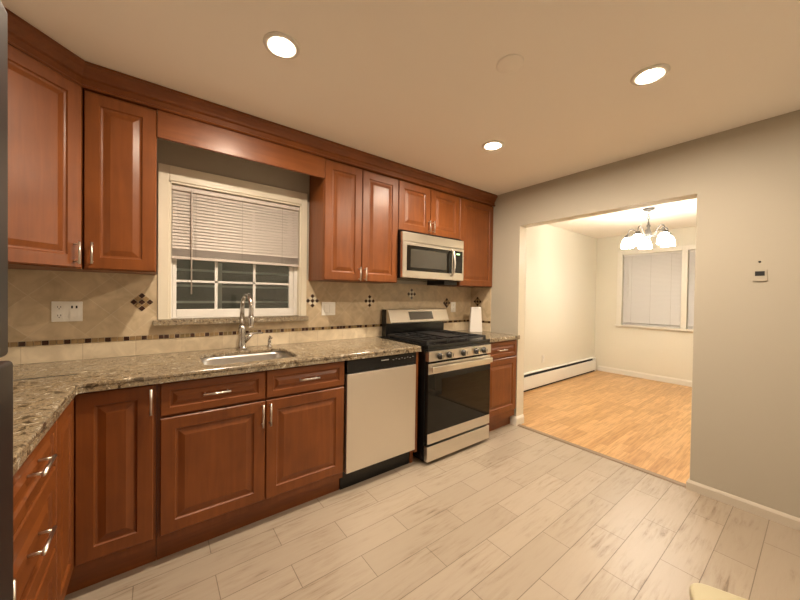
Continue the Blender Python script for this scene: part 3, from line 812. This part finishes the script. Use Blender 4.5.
MB().add([(-1.045, fy(zt0), zt0), (-0.745, fy(zt0), zt0), (-0.745, fy(zt1), zt1), (-1.045, fy(zt1), zt1),
          (-1.045, fy(zt0)+0.001, zt0), (-0.745, fy(zt0)+0.001, zt0), (-0.745, fy(zt1)+0.001, zt1), (-1.045, fy(zt1)+0.001, zt1)],
         [(0,1,2,3), (7,6,5,4), (0,4,5,1), (1,5,6,2), (2,6,7,3), (3,7,4,0)], SMOKE).build('display', bgo)

# ------------------------------------------------------------------ microwave
MX0, MX1, MF = -1.3005, -0.5425, -0.365
r = thing('microwave', 'stainless over the range microwave under the short wall cabinet', 'microwave', ((MX0+MX1)/2, -0.2, 1.455))
MB().box(MX0, MX1, MF+0.031, -0.012, 1.458, 1.870, BLACK).build('body', r, bevel=0.002)
MB().box(MX0+0.001, MX1-0.001, MF, MF+0.030, 1.772, 1.852, STEEL).build('vent_grille', r, bevel=0.004)
d = MB()
dx1 = -0.700
d.box(MX0+0.001, dx1, MF-0.004, MF+0.030, 1.464, 1.769, STEEL)
d = d.build('door', r, bevel=0.004)
MB().box(MX0+0.045, dx1-0.01, MF-0.0065, MF-0.0042, 1.525, 1.742, BLACK_GLASS).build('door_glass', d, bevel=0.001)
MB().box(MX0+0.085, dx1-0.085, MF-0.0080, MF-0.0067, 1.555, 1.712, SMOKE).build('window_screen', d)
pts = [(dx1-0.022, MF-0.004, 1.505), (dx1-0.022, MF-0.032, 1.515)]
for k in range(9):
    q = k/8; pts.append((dx1-0.022, MF-0.040-0.012*math.sin(PI*q), 1.53+q*0.19))
pts += [(dx1-0.022, MF-0.032, 1.735), (dx1-0.022, MF-0.004, 1.745)]
MB().tube(pts, 0.011, NICKEL, 10).build('handle', d)
p = MB().box(dx1+0.002, MX1-0.001, MF-0.002, MF+0.030, 1.464, 1.769, STEEL).build('control_panel', r, bevel=0.003)
MB().box(dx1+0.008, MX1-0.022, MF-0.0045, MF-0.0022, 1.535, 1.745, BLACK_GLASS).build('keypad', p)
MB().box(dx1+0.050, dx1+0.095, MF-0.0058, MF-0.0047, 1.708, 1.722, GREEN).build('clock_display', p)
MB().box(MX0+0.565, MX1-0.02, -0.30, -0.05, 1.420, 1.457, BLACK_MATT).build('underside_vent', r)

# ------------------------------------------------------------------ fridge
FRX, FRY0, FRY1 = -3.115, -1.778, -2.50
r = thing('refrigerator', 'dark slate top freezer refrigerator cut off at the left edge', 'refrigerator', (-3.45, -2.13, 0))
MB().box(XL+0.03, FRX-0.075, FRY1+0.004, FRY0-0.004, 0.03, 1.70, FRIDGE_SIDE).box(XL+0.1, FRX-0.12, FRY1+0.05, FRY0-0.05, 0.0005, 0.03, FRIDGE_SIDE).build('body', r, bevel=0.004)
fd = MB().box(FRX-0.072, FRX-0.003, FRY1, FRY0-0.008, 1.212, 1.712, FRIDGE_M).build('freezer_door', r, bevel=0.007, seg=4)
MB().tube([(FRX, FRY1+0.07, 1.25), (FRX+0.045, FRY1+0.07, 1.26), (FRX+0.045, FRY1+0.07, 1.56), (FRX, FRY1+0.07, 1.57)], 0.011, NICKEL, 10).build('handle', fd)
ld = MB().box(FRX-0.072, FRX, FRY1, FRY0, 0.06, 1.205, FRIDGE_M).build('fridge_door', r, bevel=0.007, seg=4)
MB().tube([(FRX, FRY1+0.07, 0.72), (FRX+0.045, FRY1+0.07, 0.73), (FRX+0.045, FRY1+0.07, 1.13), (FRX, FRY1+0.07, 1.14)], 0.011, NICKEL, 10).build('handle', ld)
MB().box(FRX-0.10, FRX-0.015, FRY0-0.06, FRY0-0.012, 1.714, 1.732, NICKEL).build('hinge_cap', r, bevel=0.004)

# ------------------------------------------------------------------ plates on the walls
def receptacle(s, cx, cz, y):
    s.box(cx-0.016, cx+0.016, y-0.0025, y, cz-0.014, cz+0.014, PLASTIC)
    for dx in (-0.006, 0.006): s.box(cx+dx-0.0011, cx+dx+0.0011, y-0.003, y-0.0025, cz-0.002, cz+0.007, SLOT)
    s.box(cx-0.002, cx+0.002, y-0.003, y-0.0025, cz-0.010, cz-0.006, SLOT)
r = thing('outlet', 'cream double gang outlet plate on the backsplash left of the window', 'outlet', (-3.33, -0.0095, 1.197))
MB().box(-3.390, -3.270, -0.0150, -0.0095, 1.142, 1.252, PLASTIC).build('cover_plate', r, bevel=0.002)
for cz in (1.220, 1.174):
    s = MB(); receptacle(s, -3.360, cz, -0.0152); s.build('receptacle', r)
s = MB().box(-3.320, -3.284, -0.0175, -0.0152, 1.162, 1.232, PLASTIC)
for xx in (-3.311, -3.293): s.box(xx-0.0035, xx+0.0035, -0.0182, -0.0175, 1.214, 1.228, SLOT)
s.build('ground_fault_receptacle', r)
r = thing('light_switch', 'cream double rocker switch plate on the backsplash right of the window', 'switch', (-1.797, -0.0095, 1.193))
MB().box(-1.858, -1.736, -0.0150, -0.0095, 1.138, 1.248, PLASTIC).build('cover_plate', r, bevel=0.002)
for xx in (-1.820, -1.774):
    MB().box(xx-0.016, xx+0.016, -0.0185, -0.0152, 1.160, 1.226, PLASTIC).build('rocker', r, bevel=0.002)
r = thing('outlet', 'small single outlet plate on the backsplash right of the range', 'outlet', (-0.305, -0.0095, 1.19))
MB().box(-0.341, -0.269, -0.0150, -0.0095, 1.136, 1.248, PLASTIC).build('cover_plate', r, bevel=0.002)
for cz in (1.214, 1.170):
    s = MB(); receptacle(s, -0.305, cz, -0.0152); s.build('receptacle', r)
r = thing('outlet', 'white outlet low on the dining room wall above the baseboard heater', 'outlet', (1.70, YD, 0.39))
MB().box(1.665, 1.735, YD-0.006, YD-0.0005, 0.335, 0.450, TRIMP).build('cover_plate', r, bevel=0.002)
for cz in (0.415, 0.370):
    s = MB(); receptacle(s, 1.70, cz, YD-0.0062); s.build('receptacle', r)
# bare bracket of a removed wall device on the right wall
r = thing('wall_bracket', 'small cream mounting bracket with dark hole on the right wall', 'bracket', (-0.001, -2.266, 1.43))
MB().box(-0.005, -0.0005, -2.298, -2.236, 1.434, 1.500, WALLP).box(-0.009, -0.005, -2.298, -2.236, 1.430, 1.437, WALLP).build('back_plate', r, bevel=0.001)
MB().box(-0.0065, -0.0052, -2.288, -2.248, 1.462, 1.490, SLOT).build('wire_opening', r)
tag(MB().lathe([(0, 0), (0.006, 0), (0.006, 0.002), (0, 0.004)], SLOT, T=Matrix.Translation((-0.0005, -2.266, 1.548)) @ Matrix.Rotation(-PI/2, 4, 'Y'), seg=12).build('wall_screw'),
    'dark screw in the right wall just above the mounting bracket', 'screw')

# tapered white canister on the right worktop
vr = thing('canister', 'tall white tapered square canister on the short worktop by the corner', 'canister', (-0.150, -0.200, CT1), math.radians(-40))
T = root_mat(vr)
s = MB()
def taper(a0, b0, a1, b1, z0, z1): return [(-a0, -b0, z0), (a0, -b0, z0), (a0, b0, z0), (-a0, b0, z0), (-a1, -b1, z1), (a1, -b1, z1), (a1, b1, z1), (-a1, b1, z1)]
s.add(taper(0.068, 0.045, 0.054, 0.036, 0.0005, 0.255), [(0,3,2,1),(4,5,6,7),(0,1,5,4),(1,2,6,5),(2,3,7,6),(3,0,4,7)], CERAMIC, T=T)
s.build('body', vr, bevel=0.006, seg=3)
s = MB(); s.add(taper(0.055, 0.037, 0.053, 0.035, 0.2555, 0.270), [(0,3,2,1),(4,5,6,7),(0,1,5,4),(1,2,6,5),(2,3,7,6),(3,0,4,7)], CERAMIC, T=T)
s.build('lid', vr, bevel=0.004)

# ------------------------------------------------------------------ ceiling fixtures
def downlight(label, x, y):
    r = thing('recessed_light', label, 'ceiling light', (x, y, ZC), 0, 'recessed lights in the kitchen ceiling')
    MB().lathe([(0.049, -0.0005), (0.078, -0.0005), (0.078, -0.004), (0.068, -0.008), (0.051, -0.008), (0.0485, -0.004)], TRIMP, (x, y, ZC), 40).build('trim_ring', r)
    MB().lathe([(0.0, -0.0015), (0.048, -0.0015), (0.048, -0.0045), (0.0, -0.0055)], LAMP, (x, y, ZC), 40).build('lens', r)
    return r
dl = downlight('recessed light in the ceiling in front of the window valance', -2.503, -1.031)
dup(dl, (-0.996, -1.032, ZC), 'smallest looking recessed light, in the ceiling in front of the microwave cabinets')
dup(dl, (-1.013, -1.970, ZC), 'recessed light nearest the right wall above the wide opening')
tag(MB().lathe([(0.0, -0.0005), (0.062, -0.0005), (0.062, -0.004), (0.056, -0.007), (0.0, -0.008)], CEIL, (-1.616, -1.590, ZC), 40).build('ceiling_cover_plate'),
    'blank round cover plate painted into the kitchen ceiling', 'cover plate')

# chandelier
HX, HY = 1.82, -1.20
r = thing('chandelier', 'five arm pewter chandelier with glowing white glass shades in the dining room', 'chandelier', (HX, HY, ZC))
MB().lathe([(0.0, -0.0005), (0.062, -0.0005), (0.062, -0.006), (0.052, -0.022), (0.02, -0.034), (0.008, -0.04), (0, -0.042)], ANTIQUE, (HX, HY, ZC)).build('canopy', r)
ch = MB()
for k in range(4):
    zc = ZC-0.055-k*0.03; P = []
    for q in range(13):
        a = 2*PI*q/12; o = 0.011*math.cos(a); w = 0.019*math.sin(a)
        P.append((HX+(o if k % 2 else 0), HY+(0 if k % 2 else o), zc+w))
    ch.tube(P, 0.0028, ANTIQUE, 6)
ch.build('chain', r)
MB().lathe([(0, 0.0), (0.012, 0.005), (0.018, 0.02), (0.010, 0.035), (0.024, 0.06), (0.034, 0.085), (0.036, 0.11), (0.020, 0.15), (0.013, 0.18), (0.022, 0.20), (0.012, 0.22), (0.006, 0.26), (0, 0.262)], ANTIQUE, (HX, HY, 2.000)).build('column', r)
right = Vector((math.cos(YAW), -math.sin(YAW), 0)); back = Vector((math.sin(YAW), math.cos(YAW), 0))
# arms are laid out from the fitting's own first arm, 72 degrees apart
base_a = math.radians(-80)
dview = Vector((HX+2.947, HY+2.511, 0)).normalized(); rview = Vector((dview.y, -dview.x, 0))
for k in range(5):
    a = base_a+2*PI*k/5
    u = rview*math.sin(a)+dview*math.cos(a)
    P = []
    for q, (d_, z) in enumerate([(0.020, 2.085), (0.05, 2.075), (0.085, 2.085), (0.11, 2.125), (0.138, 2.165), (0.162, 2.182), (0.188, 2.176), (0.205, 2.155), (0.210, 2.115)]):
        P.append((HX+u.x*d_, HY+u.y*d_, z))
    P2 = [P[0]]
    for q in range(len(P)-1):
        for w in (0.5, 1.0):
            p0 = Vector(P[max(q-1, 0)]); p1 = Vector(P[q]); p2 = Vector(P[q+1]); p3 = Vector(P[min(q+2, len(P)-1)])
            P2.append(tuple(0.5*((2*p1)+(p2-p0)*w+(2*p0-5*p1+4*p2-p3)*w*w+(3*p1-p0-3*p2+p3)*w**3)))
    arm = MB().tube(P2, 0.006, ANTIQUE, 8).build('arm', r)
    c = (HX+u.x*0.21, HY+u.y*0.21, -0.018)
    MB().lathe([(0, 2.138), (0.016, 2.136), (0.030, 2.118), (0.034, 2.100), (0.030, 2.098), (0, 2.100)], ANTIQUE, c, 20).build('shade_holder', arm)
    sh = MB().lathe([(0.026, 2.097), (0.040, 2.087), (0.056, 2.058), (0.066, 2.020), (0.067, 1.990), (0.069, 1.972), (0.065, 1.972), (0.063, 1.990), (0.062, 2.020), (0.052, 2.056), (0.037, 2.083), (0.024, 2.092)],
                    SHADE, c, 32).build('glass_shade', r)

# baseboard heater along the dining wall
r = thing('baseboard_heater', 'long white baseboard heater along the left dining room wall', 'heater', (1.85, YD, 0))
hx0, hx1 = 0.20, 3.40
MB().box(hx0, hx1, YD-0.012, YD-0.0005, 0.02, 0.245, HEATER).build('back_panel', r)
h = MB(); h.prism([(YD-0.012, 0.245), (YD-0.012, 0.238), (YD-0.036, 0.230), (YD-0.038, 0.236)], 0, 1, HEATER, T=Matrix(((0,0,hx1-hx0,hx0),(1,0,0,0),(0,1,0,0),(0,0,0,1))))
h.build('top_hood', r)
h = MB(); h.prism([(YD-0.060, 0.206), (YD-0.064, 0.201), (YD-0.064, 0.028), (YD-0.060, 0.023)], 0, 1, HEATER, T=Matrix(((0,0,hx1-hx0,hx0),(1,0,0,0),(0,1,0,0),(0,0,0,1))))
h.build('front_cover', r)
fi = MB(); fi.box(hx0+0.01, hx1-0.01, YD-0.056, YD-0.013, 0.002, 0.195, SLOT).box(hx0+0.01, hx1-0.01, YD-0.020, YD-0.013, 0.195, 0.236, SLOT); fi.build('fin_core_and_slot_shade', r)  # fins, plus dark fill painting the shade in the top slot and floor gap
for xx in (hx0, hx1-0.03): MB().box(xx, xx+0.03, YD-0.068, YD-0.0005, 0.0005, 0.247, HEATER).build('end_cap', r, bevel=0.003)

# stool whose seat corner enters the picture at the bottom right
SXY = (-1.734, -2.500)
r = thing('stool', 'beige stool with rounded seat corner peeking in at the bottom right', 'stool', (*SXY, 0), math.radians(21))
T = root_mat(r)
st_ = MB(); st_.prism(rrect(-0.18, 0.18, -0.18, 0.18, 0.045), 0.415, 0.450, BEIGE, T); st_.build('seat', r, bevel=0.008, seg=3)
for a in (-1, 1):
    for b in (-1, 1): MB().tube([T @ Vector((a*0.13, b*0.13, 0.416)), T @ Vector((a*0.15, b*0.15, 0.001))], [0.016, 0.012], BEIGE, 10).build('leg', r)
